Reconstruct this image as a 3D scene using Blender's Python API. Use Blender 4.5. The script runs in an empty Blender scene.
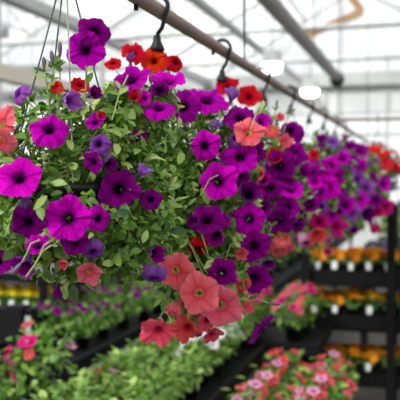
import bpy, math, random
from mathutils import Vector, Matrix, Quaternion, noise
S = bpy.context.scene
C = S.collection
PI = math.pi
# ---------------------------------------------------------------- camera, world, sun, exposure
YAW, PITCH, EYE, FP = math.atan(225/800), math.atan(22/800), 1.6, 800.0
cd = bpy.data.cameras.new('camera'); cam = bpy.data.objects.new('camera', cd); C.objects.link(cam)
cam.location = (0, 0, EYE); cam.rotation_euler = (PI/2-PITCH, 0, YAW)
cd.sensor_width = 24; cd.lens = 48; cd.clip_start = .05; cd.clip_end = 200
cd.dof.use_dof = True; cd.dof.focus_distance = 1.46; cd.dof.aperture_fstop = 3.6
S.camera = cam
W = bpy.data.worlds.new('overcast_sky'); S.world = W; W.use_nodes = True
nt = W.node_tree; nt.nodes.clear()
wo = nt.nodes.new('ShaderNodeOutputWorld'); bg = nt.nodes.new('ShaderNodeBackground')
tc = nt.nodes.new('ShaderNodeTexCoord'); nz = nt.nodes.new('ShaderNodeTexNoise'); cr = nt.nodes.new('ShaderNodeValToRGB')
nz.inputs['Scale'].default_value = 5; nz.inputs['Detail'].default_value = 5
cr.color_ramp.elements[0].position = .35; cr.color_ramp.elements[0].color = (.80, .83, .84, 1)
cr.color_ramp.elements[1].position = .6; cr.color_ramp.elements[1].color = (1, 1, 1, 1)
nt.links.new(tc.outputs['Generated'], nz.inputs['Vector']); nt.links.new(nz.outputs['Fac'], cr.inputs['Fac'])
nt.links.new(cr.outputs['Color'], bg.inputs['Color']); bg.inputs['Strength'].default_value = 1.2
nt.links.new(bg.outputs[0], wo.inputs['Surface'])
sl = bpy.data.lights.new('sun', 'SUN'); sl.energy = 6.2; sl.angle = math.radians(16); sl.color = (1, .98, .94)
sun = bpy.data.objects.new('sun', sl); C.objects.link(sun); sun.rotation_euler = (math.radians(48), 0, math.radians(-28))
S.view_settings.view_transform = 'Standard'; S.view_settings.look = 'None'
S.view_settings.gamma = 1; S.view_settings.exposure = 0.15; S.view_settings.use_curve_mapping = False

# ---------------------------------------------------------------- helpers
R = Vector((math.cos(YAW), math.sin(YAW), 0))
F = Vector((-math.sin(YAW)*math.cos(PITCH), math.cos(YAW)*math.cos(PITCH), -math.sin(PITCH)))
U = R.cross(F)
E0 = Vector((0, 0, EYE))
def P(px, py, d): return E0 + F*d + R*((px-200)/FP*d) + U*(-(py-200)/FP*d)
def ray(px, py): return (F + R*((px-200)/FP) + U*(-(py-200)/FP))
def lin(r, g, b):
    f = lambda c: (c/255/12.92) if c/255 <= .04045 else ((c/255+.055)/1.055)**2.4
    return (f(r), f(g), f(b), 1)
rnd = random.Random(7)
def U_(a, b): return rnd.uniform(a, b)

class MB:
    def __init__(s): s.v = []; s.f = []; s.t = []; s.uv = []
    def add(s, vs, fs, tint=.5, uvs=None):
        o = len(s.v); s.v += [tuple(p) for p in vs]; s.f += [tuple(o+i for i in f) for f in fs]
        s.t += [tint]*len(vs) if not isinstance(tint, list) else tint
        s.uv += uvs if uvs else [(0, 0)]*len(vs)
    def box(s, a, b, tint=.5):
        x0, y0, z0 = a; x1, y1, z1 = b
        vs = [(x0,y0,z0),(x1,y0,z0),(x1,y1,z0),(x0,y1,z0),(x0,y0,z1),(x1,y0,z1),(x1,y1,z1),(x0,y1,z1)]
        s.add(vs, [(3,2,1,0),(4,5,6,7),(0,1,5,4),(1,2,6,5),(2,3,7,6),(3,0,4,7)], tint)
    def tube(s, pts, r, n=6, tint=.5, cap=True):
        pts = [Vector(p) for p in pts]; rs = r if isinstance(r, (list, tuple)) else [r]*len(pts)
        vs = []; prev = None
        for i, p in enumerate(pts):
            t = (pts[min(i+1, len(pts)-1)] - pts[max(i-1, 0)])
            if t.length < 1e-9: t = Vector((0, 0, 1))
            t.normalize()
            if prev is None: a = t.orthogonal().normalized()
            else:
                a = prev - t*prev.dot(t)
                a = a.normalized() if a.length > 1e-6 else t.orthogonal().normalized()
            prev = a; b = t.cross(a)
            for k in range(n):
                w = 2*PI*k/n; vs.append(p + (a*math.cos(w) + b*math.sin(w))*rs[i])
        fs = []
        for i in range(len(pts)-1):
            for k in range(n):
                fs.append((i*n+k, i*n+(k+1) % n, (i+1)*n+(k+1) % n, (i+1)*n+k))
        if cap: fs.append(tuple(reversed(range(n)))); fs.append(tuple(range((len(pts)-1)*n, len(pts)*n)))
        s.add(vs, fs, tint)
    def lathe(s, prof, c=(0, 0, 0), n=24, tint=.5):
        vs = []; fs = []
        for r_, z in prof:
            for k in range(n):
                w = 2*PI*k/n; vs.append((c[0]+r_*math.cos(w), c[1]+r_*math.sin(w), c[2]+z))
        for i in range(len(prof)-1):
            for k in range(n): fs.append((i*n+k, i*n+(k+1) % n, (i+1)*n+(k+1) % n, (i+1)*n+k))
        s.add(vs, fs, tint)
    def leaf(s, p, d, nrm, L, w, tint, droop=.15):
        d = d.normalized(); side = d.cross(nrm)
        if side.length < 1e-4: side = d.orthogonal()
        side.normalize(); nn = side.cross(d)
        rows = [(0, .06, 0), (.22, .34, .04), (.5, .5, .03), (.78, .33, -.04)]
        vs = []
        for t, ww, h in rows:
            c = p + d*(t*L) + nn*(h*L - droop*t*t*L)
            k = nn*(ww*w*L*.28)
            vs += [c - side*(ww*w*L*2) + k, c, c + side*(ww*w*L*2) + k]
        vs.append(p + d*L - nn*(droop*1.2*L))
        fs = []
        for i in range(3):
            for j in range(2): a = i*3+j; fs.append((a, a+1, a+4, a+3))
        fs += [(9, 10, 12), (10, 11, 12)]
        s.add(vs, fs, tint)
    def mesh(s, name, mat, off=Vector((0, 0, 0)), smooth=True):
        me = bpy.data.meshes.new(name)
        me.from_pydata([(v[0]-off[0], v[1]-off[1], v[2]-off[2]) for v in s.v], [], s.f)
        at = me.attributes.new('tint', 'FLOAT', 'POINT'); at.data.foreach_set('value', s.t)
        if any(u != (0, 0) for u in s.uv):
            ua = me.attributes.new('petal', 'FLOAT_VECTOR', 'POINT')
            ua.data.foreach_set('vector', [c for u in s.uv for c in (u[0], u[1], 0)])
        if smooth: me.polygons.foreach_set('use_smooth', [True]*len(me.polygons))
        me.materials.append(mat); me.update()
        return me
    def build(s, name, mat, parent=None, off=Vector((0, 0, 0)), smooth=True):
        me = s.mesh(name, mat, off, smooth)
        o = bpy.data.objects.new(name, me); C.objects.link(o); o.parent = parent
        return o
def tag(o, label=None, cat=None, group=None, kind=None):
    if label: o['label'] = label
    if cat: o['category'] = cat
    if group: o['group'] = group
    if kind: o['kind'] = kind
    return o
def empty(name, loc, label, cat, group=None, rz=0):
    o = bpy.data.objects.new(name, None); C.objects.link(o); o.location = loc; o.rotation_euler.z = rz
    o.empty_display_size = .05
    return tag(o, label, cat, group)
KIDS = {}
def copy_tree(o, parent=None):
    c = o.copy(); C.objects.link(c); c.parent = parent
    for ch in list(o.children): copy_tree(ch, c)
    return c
ORD = ['first','second','third','fourth','fifth','sixth','seventh','eighth','ninth','tenth','eleventh','twelfth','thirteenth','fourteenth','fifteenth','sixteenth']

# ---------------------------------------------------------------- materials
def mat(name, col, rough=.6, metal=0, bump=0, scale=20, var=.12, spec=.5):
    m = bpy.data.materials.new(name); m.use_nodes = True; n = m.node_tree; b = n.nodes['Principled BSDF']
    b.inputs['Roughness'].default_value = rough; b.inputs['Metallic'].default_value = metal
    b.inputs['Specular IOR Level'].default_value = spec
    t = n.nodes.new('ShaderNodeTexCoord'); q = n.nodes.new('ShaderNodeTexNoise'); q.inputs['Scale'].default_value = scale
    q.inputs['Detail'].default_value = 4
    mx = n.nodes.new('ShaderNodeMix'); mx.data_type = 'RGBA'
    mx.inputs[6].default_value = tuple(c*(1-var) for c in col[:3])+(1,); mx.inputs[7].default_value = tuple(min(1, c*(1+var)) for c in col[:3])+(1,)
    n.links.new(t.outputs['Object'], q.inputs['Vector']); n.links.new(q.outputs['Fac'], mx.inputs[0]); n.links.new(mx.outputs[2], b.inputs['Base Color'])
    if bump:
        bp = n.nodes.new('ShaderNodeBump'); bp.inputs['Strength'].default_value = bump; bp.inputs['Distance'].default_value = .01
        n.links.new(q.outputs['Fac'], bp.inputs['Height']); n.links.new(bp.outputs[0], b.inputs['Normal'])
    return m
def leafmat(name, dark, mid, light, trans=.35):
    m = bpy.data.materials.new(name); m.use_nodes = True; n = m.node_tree; b = n.nodes['Principled BSDF']; out = n.nodes['Material Output']
    a = n.nodes.new('ShaderNodeAttribute'); a.attribute_name = 'tint'
    r = n.nodes.new('ShaderNodeValToRGB'); e = r.color_ramp.elements
    e[0].position = 0; e[0].color = dark; e[1].position = 1; e[1].color = light; k = e.new(.5); k.color = mid
    n.links.new(a.outputs['Fac'], r.inputs['Fac']); n.links.new(r.outputs['Color'], b.inputs['Base Color'])
    b.inputs['Roughness'].default_value = .42; b.inputs['Specular IOR Level'].default_value = .45
    tr = n.nodes.new('ShaderNodeBsdfTranslucent'); hs = n.nodes.new('ShaderNodeHueSaturation'); hs.inputs['Saturation'].default_value = 1.15; hs.inputs['Value'].default_value = 1.3
    n.links.new(r.outputs['Color'], hs.inputs['Color']); n.links.new(hs.outputs[0], tr.inputs['Color'])
    ms = n.nodes.new('ShaderNodeMixShader'); ms.inputs[0].default_value = trans
    n.links.new(b.outputs[0], ms.inputs[1]); n.links.new(tr.outputs[0], ms.inputs[2]); n.links.new(ms.outputs[0], out.inputs['Surface'])
    return m
def petalmat(name, throat, inner, main, edge, back, vein=.35, tpos=.14):
    m = bpy.data.materials.new(name); m.use_nodes = True; n = m.node_tree; b = n.nodes['Principled BSDF']; out = n.nodes['Material Output']
    a = n.nodes.new('ShaderNodeAttribute'); a.attribute_name = 'petal'
    sp = n.nodes.new('ShaderNodeSeparateXYZ'); n.links.new(a.outputs['Vector'], sp.inputs[0])
    r = n.nodes.new('ShaderNodeValToRGB'); e = r.color_ramp.elements
    e[0].position = tpos; e[0].color = throat; e[1].position = 1; e[1].color = edge
    k = e.new(tpos+.13); k.color = inner; k = e.new(tpos+.32); k.color = main
    n.links.new(sp.outputs['X'], r.inputs['Fac'])
    def M(op, x, y=None):
        q = n.nodes.new('ShaderNodeMath'); q.operation = op
        for i, v in enumerate((x, y)):
            if v is None: continue
            if isinstance(v, (int, float)): q.inputs[i].default_value = v
            else: n.links.new(v, q.inputs[i])
        return q.outputs[0]
    # veins: five mid ribs and finer branching lines
    v1 = M('POWER', M('ABSOLUTE', M('COSINE', M('MULTIPLY', sp.outputs['Y'], PI*5))), 14)
    nzz = n.nodes.new('ShaderNodeTexNoise'); nzz.noise_dimensions = '2D'
    cx = n.nodes.new('ShaderNodeCombineXYZ'); n.links.new(M('MULTIPLY', sp.outputs['Y'], 55), cx.inputs[0]); n.links.new(M('MULTIPLY', sp.outputs['X'], 2.5), cx.inputs[1])
    n.links.new(cx.outputs[0], nzz.inputs['Vector']); nzz.inputs['Scale'].default_value = 1; nzz.inputs['Detail'].default_value = 2
    v2 = M('MULTIPLY', M('SUBTRACT', nzz.outputs['Fac'], .45), 1.6)
    vv = M('MAXIMUM', M('MULTIPLY', v1, .8), v2)
    vf = M('MINIMUM', M('MAXIMUM', M('MULTIPLY', vv, vein), 0), 1)
    mx = n.nodes.new('ShaderNodeMix'); mx.data_type = 'RGBA'; n.links.new(vf, mx.inputs[0]); n.links.new(r.outputs['Color'], mx.inputs[6]); mx.inputs[7].default_value = inner
    g = n.nodes.new('ShaderNodeNewGeometry'); mb = n.nodes.new('ShaderNodeMix'); mb.data_type = 'RGBA'
    n.links.new(g.outputs['Backfacing'], mb.inputs[0]); n.links.new(mx.outputs[2], mb.inputs[6]); mb.inputs[7].default_value = back
    oi = n.nodes.new('ShaderNodeObjectInfo'); hs = n.nodes.new('ShaderNodeHueSaturation')
    n.links.new(M('ADD', M('MULTIPLY', oi.outputs['Random'], .02), .49), hs.inputs['Hue'])
    n.links.new(M('ADD', M('MULTIPLY', oi.outputs['Random'], .3), .86), hs.inputs['Value']); n.links.new(mb.outputs[2], hs.inputs['Color'])
    n.links.new(hs.outputs[0], b.inputs['Base Color']); b.inputs['Roughness'].default_value = .75; b.inputs['Specular IOR Level'].default_value = .06
    bp = n.nodes.new('ShaderNodeBump'); bp.inputs['Strength'].default_value = .6; bp.inputs['Distance'].default_value = .02; n.links.new(vv, bp.inputs['Height']); n.links.new(bp.outputs[0], b.inputs['Normal'])
    tr = n.nodes.new('ShaderNodeBsdfTranslucent'); n.links.new(hs.outputs[0], tr.inputs['Color'])
    ms = n.nodes.new('ShaderNodeMixShader'); ms.inputs[0].default_value = .38
    n.links.new(b.outputs[0], ms.inputs[1]); n.links.new(tr.outputs[0], ms.inputs[2]); n.links.new(ms.outputs[0], out.inputs['Surface'])
    return m
PM = {
 'P': petalmat('petal_magenta_purple', lin(24,0,34), lin(118,0,118), lin(202,0,182), lin(228,6,208), lin(176,62,172)),
 'V': petalmat('petal_deep_violet', lin(18,0,28), lin(74,0,80), lin(136,0,128), lin(156,4,150), lin(120,50,145)),
 'L': petalmat('petal_lavender', lin(70,30,110), lin(120,45,150), lin(158,80,188), lin(176,110,205), lin(172,125,208), .6),
 'C': petalmat('petal_coral', lin(225,200,120), lin(238,66,92), lin(255,100,120), lin(255,130,144), lin(244,125,125), .25, .13),
 'D': petalmat('petal_rose_red', lin(110,40,60), lin(212,42,70), lin(236,76,96), lin(242,98,114), lin(215,85,90), .35, .13),
 'R': petalmat('petal_orange_red', lin(90,4,10), lin(190,4,14), lin(228,16,24), lin(236,36,38), lin(232,84,62), .3, .15),
 'K': petalmat('petal_hot_pink', lin(110,0,50), lin(190,5,90), lin(226,20,128), lin(235,50,145), lin(225,90,160), .3, .15),
 'N': petalmat('petal_pale_pink', lin(170,60,110), lin(225,110,170), lin(238,160,205), lin(245,190,220), lin(235,180,210), .3, .15),
 'W': petalmat('petal_white', lin(190,190,120), lin(225,222,228), lin(238,236,242), lin(245,244,248), lin(235,235,235), .2, .12),
 'Y': petalmat('petal_cream', lin(200,180,80), lin(232,222,160), lin(240,232,185), lin(245,240,205), lin(235,230,190), .2, .12),
}
PN = {'P':'magenta purple','V':'deep violet','L':'pale lavender','C':'coral pink','D':'rose red','R':'orange red','K':'hot pink','N':'pale pink','W':'white','Y':'cream'}
LEAF = leafmat('petunia_leaf', lin(38,74,22), lin(104,144,50), lin(204,218,138))
LEAFD = leafmat('bench_leaf', lin(48,84,28), lin(92,136,48), lin(165,196,98))
LEAFB = leafmat('bright_bench_leaf', lin(66,100,36), lin(110,148,60), lin(172,196,112))
LEAFX = leafmat('dark_green_leaf', lin(28,48,20), lin(48,78,30), lin(90,120,55))  # darker green for far bench plants, shrubs and the orange red baskets
STEM = mat('green_stem', lin(140,160,85), .5, var=.25, scale=60)
BUDM = mat('bud_skin', lin(92,70,98), .5, var=.35, scale=80)
BLACK = mat('black_plastic', lin(20,20,22), .45, scale=8, spec=.3)
BLACKM = mat('black_painted_metal', lin(15,15,17), .7, scale=8, spec=.15)
GREENW = mat('dark_green_strap', lin(58,78,64), .4, scale=30)
PALEW = mat('grey_green_strap', lin(140,150,138), .4, scale=30)
SOIL = mat('potting_soil', lin(48,36,26), .95, bump=.6, scale=90)
RAILM = mat('brown_painted_steel_pipe', lin(128,112,108), .45, metal=.2, scale=9, var=.2)
DUCTM = mat('taupe_painted_pipe', lin(112,104,98), .5, metal=.1, scale=5)
ALU = mat('aluminium_frame', lin(176,178,178), .5, metal=.3, scale=3)
STEELG = mat('galvanised_bench_steel', lin(92,94,98), .5, metal=.5, scale=6)
WOOD = mat('weathered_wood', lin(176,140,108), .8, bump=.3, scale=12, var=.25)
WALLM = mat('pale_grey_wall_panel', lin(196,198,198), .75, scale=2, var=.08)
FLOORM = mat('damp_concrete', lin(52,48,44), .7, bump=.3, scale=3, var=.3)
TAGM = mat('white_plant_tag', lin(232,234,230), .5, scale=30, var=.04)
POTW = mat('white_pot', lin(222,220,212), .5, scale=20, var=.06)
POTB = mat('black_nursery_pot', lin(20,20,20), .6, scale=20, spec=.2)
ORANGE = mat('marigold_orange', lin(255,160,20), .7, var=.25, scale=60)
YELLOW = mat('marigold_yellow', lin(255,225,40), .7, var=.2, scale=60)
GOLD = mat('marigold_gold', lin(255,195,35), .7, var=.2, scale=60)
VIOLETM = mat('small_violet_petals', lin(110,70,165), .7, var=.3, scale=60)
def glassmat():
    m = bpy.data.materials.new('greenhouse_glass'); m.use_nodes = True; n = m.node_tree; n.nodes.clear()
    o = n.nodes.new('ShaderNodeOutputMaterial'); t = n.nodes.new('ShaderNodeBsdfTransparent'); t.inputs[0].default_value = (.95, .97, .97, 1)
    g = n.nodes.new('ShaderNodeBsdfGlossy'); g.inputs['Roughness'].default_value = .1; d = n.nodes.new('ShaderNodeBsdfTranslucent'); d.inputs[0].default_value = (.72, .73, .73, 1)
    c = n.nodes.new('ShaderNodeTexCoord'); z = n.nodes.new('ShaderNodeTexNoise'); z.inputs['Scale'].default_value = .8; z.inputs['Detail'].default_value = 4
    n.links.new(c.outputs['Object'], z.inputs['Vector'])
    r = n.nodes.new('ShaderNodeMapRange'); r.inputs[1].default_value = .4; r.inputs[2].default_value = .7; r.inputs[3].default_value = .03; r.inputs[4].default_value = .75
    n.links.new(z.outputs['Fac'], r.inputs[0])
    m1 = n.nodes.new('ShaderNodeMixShader'); n.links.new(r.outputs[0], m1.inputs[0]); n.links.new(t.outputs[0], m1.inputs[1]); n.links.new(d.outputs[0], m1.inputs[2])
    m2 = n.nodes.new('ShaderNodeMixShader'); m2.inputs[0].default_value = .05; n.links.new(m1.outputs[0], m2.inputs[1]); n.links.new(g.outputs[0], m2.inputs[2])
    n.links.new(m2.outputs[0], o.inputs['Surface']); return m
GLASS = glassmat()
LAMPE = bpy.data.materials.new('lit_lamp_lens'); LAMPE.use_nodes = True
_b = LAMPE.node_tree.nodes['Principled BSDF']; _b.inputs['Emission Color'].default_value = (1, .97, .93, 1); _b.inputs['Emission Strength'].default_value = 6

# ---------------------------------------------------------------- greenhouse shell (Y runs along the basket rail)
YE, YB, EAVE, RIDGE = 17.0, -3.0, 3.75, 5.6
BAYS = [(-17.4, -11.0), (-11.0, -4.6), (-4.6, 1.8), (1.8, 8.2)]
m = MB(); m.box((-17.4, YB, -.1), (8.2, YE, 0)); tag(m.build('floor', FLOORM, smooth=False), kind='structure')
tn = 0
def struct(name, mb, mt, smooth=False): return tag(mb.build(name, mt, smooth=smooth), kind='structure')
def trim(mb, mt, smooth=False):
    global tn; tn += 1; return struct('trim_%d' % tn, mb, mt, smooth)
g = MB(); bars = MB()
for x0, x1 in BAYS:
    xm = (x0+x1)/2
    for a, b, za, zb in ((x0, xm, EAVE, RIDGE), (xm, x1, RIDGE, EAVE)):
        g.add([(a, YB, za), (b, YB, zb), (b, YE, zb), (a, YE, za)], [(0, 1, 2, 3)])
        y = YB
        while y <= YE+.01:
            bars.tube([(a, y, za+.02), (b, y, zb+.02)], .02, 4); y += 1.0
        for t in (.33, .66): bars.tube([(a+(b-a)*t, YB, za+(zb-za)*t), (a+(b-a)*t, YE, za+(zb-za)*t)], .03, 4)
    bars.tube([(xm, YB, RIDGE), (xm, YE, RIDGE)], .05, 4)
struct('ceiling', g, GLASS); trim(bars, ALU)
gut = MB()
for x0, x1 in BAYS: gut.box((x0-.09, YB, EAVE-.14), (x0+.09, YE, EAVE))
gut.box((8.1, YB, EAVE-.14), (8.3, YE, EAVE)); trim(gut, ALU)
# trusses
y = 2.0
while y < YE+.1:
    t = MB()
    for x0, x1 in BAYS:
        xm = (x0+x1)/2; zb = EAVE-.1
        t.tube([(x0, y, zb), (x1, y, zb)], .04, 5); t.tube([(x0, y, zb+.1), (xm, y, RIDGE-.06), (x1, y, zb+.1)], .045, 5)
        for k in range(1, 6):
            x = x0+(x1-x0)*k/6; h = zb + (RIDGE-zb)*(1-abs(x-xm)/(xm-x0))
            t.tube([(x, y, zb), (x, y, h-.05)], .02, 4)
            x2 = x0+(x1-x0)*(k-1 if k <= 3 else k+1)/6
            t.tube([(x, y, h-.05), (x2, y, zb)], .02, 4)
        t.tube([(x0, y, 0), (x0, y, zb)], .05, 6)
    t.tube([(8.2, y, 0), (8.2, y, EAVE-.1)], .05, 6)
    trim(t, ALU); y += 3.0
# timber tie of one truss
w = MB(); w.tube([P(300, 38, 11.4), P(362, 12, 11.4)], .075, 4); w.tube([P(362, 12, 11.4), P(345, -12, 11.4)], .075, 4); trim(w, WOOD)
w = MB(); w.box((-3.97, YB, 2.53), (-3.84, YE, 2.68)); trim(w, mat('cream_beam', lin(222, 214, 198), .6))
# walls: pale knee wall and glazed upper part
for nm, a, b in (('wall_left', (-17.5, YB, 0), (-17.4, YE, .9)), ('wall_right', (8.2, YB, 0), (8.3, YE, .9))):
    q = MB(); q.box(a, b); struct(nm, q, WALLM)
q = MB(); q.box((-17.4, YE, 0), (8.2, YE+.1, 1.0)); q.box((-17.4, YE, 2.95), (8.2, YE+.1, 3.6)); struct('wall_back', q, WALLM)
wn = 0
for a in (((-17.45, YB, .9), (-17.45, YE, .9), (-17.45, YE, EAVE), (-17.45, YB, EAVE)), ((8.25, YB, .9), (8.25, YE, .9), (8.25, YE, EAVE), (8.25, YB, EAVE)),
          ((-17.4, YE+.05, 1.0), (8.2, YE+.05, 1.0), (8.2, YE+.05, 2.95), (-17.4, YE+.05, 2.95))):
    q = MB(); q.add(a, [(0, 1, 2, 3)]); wn += 1; struct('window_%d' % wn, q, GLASS)
for x0, x1 in BAYS:
    q = MB(); q.add([(x0, YE+.05, 3.6), (x1, YE+.05, 3.6), (x1, YE+.05, EAVE), ((x0+x1)/2, YE+.05, RIDGE), (x0, YE+.05, EAVE)], [(0, 1, 2, 3, 4)]); wn += 1; struct('window_%d' % wn, q, GLASS)
q = MB()
x = -17.4
while x < 8.3:
    q.tube([(x, YE-.02, 1.0), (x, YE-.02, EAVE+.4)], .04, 4); x += 1.28
for z in (1.0, 1.7, 2.5, 2.95): q.tube([(-17.4, YE-.02, z), (8.2, YE-.02, z)], .045, 4)
q.box((-17.4, YE-.14, 3.52), (8.2, YE-.02, 3.8))
trim(q, ALU)
q = MB(); y = YB
while y < YE: 
    q.tube([(-17.38, y, .9), (-17.38, y, EAVE)], .03, 4); q.tube([(8.18, y, .9), (8.18, y, EAVE)], .03, 4); y += 1.5
for z in (1.8, 2.7): q.tube([(-17.38, YB, z), (-17.38, YE, z)], .03, 4); q.tube([(8.18, YB, z), (8.18, YE, z)], .03, 4)
trim(q, ALU)
# long equipment of the roof: shade screen bundle and cross beams at left
q = MB()
for yy in (5.6, 8.4, 11.3, 14.2):
    q.tube([(-17, yy, 3.3), (-4.7, yy, 3.3)], .07, 6)
for xx in (-9.4, -7.4, -2.3): q.tube([(xx, YB, 3.45), (xx, YE, 3.45)], .05, 6)
trim(q, ALU)
q = MB()
for xx in (-12.4,): q.box((xx-.8, 5, 2.3), (xx+.8, YE, 2.42))
for yy in (5.1, 9, 13, 16.8): q.tube([(-12.4, yy, 2.42), (-12.4, yy, 3.75)], .02, 4)
trim(q, ALU)

# ---------------------------------------------------------------- basket rail, heating pipe, lamps
KR = 506.0
def rail_d(px): return KR/(425-px)
def railP(px): d = rail_d(px); return P(px, 178-.628*(425-px), d)
a, b = railP(66), railP(357)
dirY = Vector((0, 1, 0)); RX, RZ = a.x, a.z
r_ = MB(); r_.tube([(RX, -.6, RZ), (RX, 9.2, RZ)], .0175, 14)
rail = empty('hanging_rail', (RX, -.6, RZ), 'long brown steel rail that the row of hanging baskets is hooked over', 'rail')
r_.build('pipe', RAILM, rail, off=rail.location)
for yy in (-.3, 2.75, 5.9, 9.0):
    q = MB(); q.tube([(RX, yy, RZ+.015), (RX, yy, EAVE+1.2 if False else 3.74)], .004, 5); q.build('suspension_rod', STEELG, rail, off=rail.location)
for px in (136, 213):
    p = Vector((RX, P(px, 178-.628*(425-px), rail_d(px)).y, RZ)); q = MB(); q.tube([p, p-Vector((0, 0, .03))], .006, 6); q.build('bolt', BLACKM, rail, off=rail.location)
pe = P(337, 78, 10.0)
hp = empty('heating_pipe', (pe.x, pe.y, pe.z), 'thick taupe overhead pipe running above the aisle and ending in mid air', 'pipe')
q = MB(); q.tube([(pe.x, -1, pe.z), (pe.x, pe.y, pe.z)], .062, 16); q.build('pipe', DUCTM, hp, off=hp.location)
q = MB(); q.tube([(pe.x, pe.y-.02, pe.z-.02), (pe.x, pe.y+.04, pe.z-.02)], .09, 16); q.build('end_cap', BLACKM, hp, off=hp.location)
for yy in (2, 5, 8):
    q = MB(); q.tube([(pe.x, yy, pe.z+.05), (pe.x, yy, 3.64)], .006, 5); q.build('suspension_rod', STEELG, hp, off=hp.location)
for i, (px, py, d, wpx, lab) in enumerate(((272, 64, 10, 25, 'nearer and larger of the two glowing lamps hanging under the glass roof'), (310, 90, 13.3, 22, 'farther and smaller of the two glowing lamps hanging under the glass roof'))):
    p = P(px, py, d); s = wpx/800*d/2*.85
    L = empty('grow_lamp', p, lab, 'lamp', 'lit greenhouse lamps')
    q = MB(); q.box((-s*.7, -s*.9, .02), (s*.7, s*.9, .16)); q.box((-s, -s, 0), (s, s, .03)); q.build('housing', ALU, L, smooth=False)
    q = MB(); q.lathe([(s*.95, 0), (s*.9, -.07), (s*.55, -.11), (.001, -.12)], n=24); o = q.build('lens', LAMPE, L); o['label'] = 'glowing white lens'
    q = MB(); q.tube([(0, 0, .15), (0, 0, 4.1-p.z if False else 3.65-p.z)], .008, 5); q.build('suspension_rod', STEELG, L)

# ---------------------------------------------------------------- flowers
def petunia(Rd, cup, ruff, seed, nth=45):
    """one fused five-lobed trumpet, limb centre at the origin, facing +Z"""
    rr = random.Random(seed); mb = MB()
    prof = [(.055, -.98), (.075, -.8), (.09, -.6), (.12, -.42), (.17, -.27), (.24, -.15), (.34, -.075), (.47, -.03), (.6, -.005), (.72, .01), (.83, .01), (.92, 0), (1.0, -.02)]
    ls = [rr.uniform(.9, 1.08) for _ in range(5)]; lt = [rr.uniform(-.14, .14) for _ in range(5)]; ph = rr.uniform(0, 6); ph2 = rr.uniform(0, 6)
    vs = []; uv = []
    for r0, z0 in prof:
        for k in range(nth):
            th = 2*PI*k/nth; s = r0
            lobe = abs(math.cos(2.5*th)); li = int(((th/(2*PI)*5)+.5)) % 5
            f = (1 - .2*(1-lobe**.5)*s**3)*(1 + .05*s**4*lobe**6)
            f *= 1 + (ls[li]-1)*s*s*lobe
            r_ = r0*f; z = z0 + lt[li]*s*s*lobe
            z += ruff*s**3*(.07*math.sin(10*th+ph)+.05*math.sin(17*th+ph2)+.035*math.sin(23*th+ph)) - .12*s*s*(1-lobe)**1.5 + .03*s*lobe**8
            r_ *= 1 + .025*s**4*math.sin(24*th+ph2)*ruff
            if cup:   # fold limb forward (half open) or back
                ang = cup*max(0, s-.15)*1.3; rr0 = .15*min(1, s/.15); q = max(0, r_-.15)
                if s > .15: r_, z = .15 + q*math.cos(ang), z + q*math.sin(ang)
            vs.append((Rd*r_*math.cos(th), Rd*r_*math.sin(th), Rd*z)); uv.append((max(s, .001), k/nth if True else 0))
    fs = []
    for i in range(len(prof)-1):
        for k in range(nth): fs.append(((i+1)*nth+k, (i+1)*nth+(k+1) % nth, i*nth+(k+1) % nth, i*nth+k))
    mb.add(vs, fs, .5, uv); return mb
def wilted(seed):
    """a spent trumpet: limb collapsed around the axis, pleated"""
    rr = random.Random(seed); mb = MB(); nth = 40; ph = rr.uniform(0, 6); vs = []; uv = []
    prof = [(.06, -1.0), (.09, -.7), (.14, -.4), (.24, -.1), (.36, .15), (.46, .36), (.5, .55), (.42, .7)]
    for i, (r0, z0) in enumerate(prof):
        s = i/(len(prof)-1)
        for k in range(nth):
            th = 2*PI*k/nth; r_ = r0*(1+s*(.28*math.sin(5*th+ph)+.12*math.sin(13*th)))
            z = z0 + s*s*(.12*math.sin(3*th+ph)+.08*math.sin(9*th))
            vs.append((r_*math.cos(th)*1.1 + .15*s*s, r_*math.sin(th)*.8, z)); uv.append((.25+.75*s, k/nth))
    fs = [(i*nth+k, i*nth+(k+1) % nth, (i+1)*nth+(k+1) % nth, (i+1)*nth+k) for i in range(len(prof)-1) for k in range(nth)]
    mb.add(vs, fs, .5, uv); return mb
cal = MB()
cal.tube([(0, 0, -1.12), (0, 0, -1.02), (0, 0, -.94)], [.04, .075, .085], 7)
for k in range(5):
    w = 2*PI*k/5; d = Vector((math.cos(w)*.45, math.sin(w)*.45, .9)); cal.leaf(Vector((math.cos(w)*.06, math.sin(w)*.06, -.98)), d, Vector((math.cos(w), math.sin(w), 0)), .42, .32, .6, -.1)
CALYX = cal.mesh('calyx', LEAF)
FM = {}
for c in 'PVLCDRKNWY':
    FM[c, 'o'] = [petunia(1, cu, ru, hash((c, i)) % 1 + i*7 + ord(c), 45).mesh('petunia_bloom', PM[c]) for i, (cu, ru) in enumerate(((.0, .8), (-.3, 1.2), (.14, 1), (-.1, 1.5)))]
    FM[c, 'c'] = [petunia(1, .95, 1.1, ord(c)+31, 45).mesh('petunia_bloom', PM[c]), petunia(1, .75, 1.4, ord(c)+37, 45).mesh('petunia_bloom', PM[c])]
    FM[c, 'b'] = [petunia(1, -.75, 1.2, ord(c)+41, 45).mesh('petunia_bloom', PM[c])]
    FM[c, 'w'] = [wilted(ord(c)+51).mesh('petunia_bloom', PM[c])]
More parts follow.
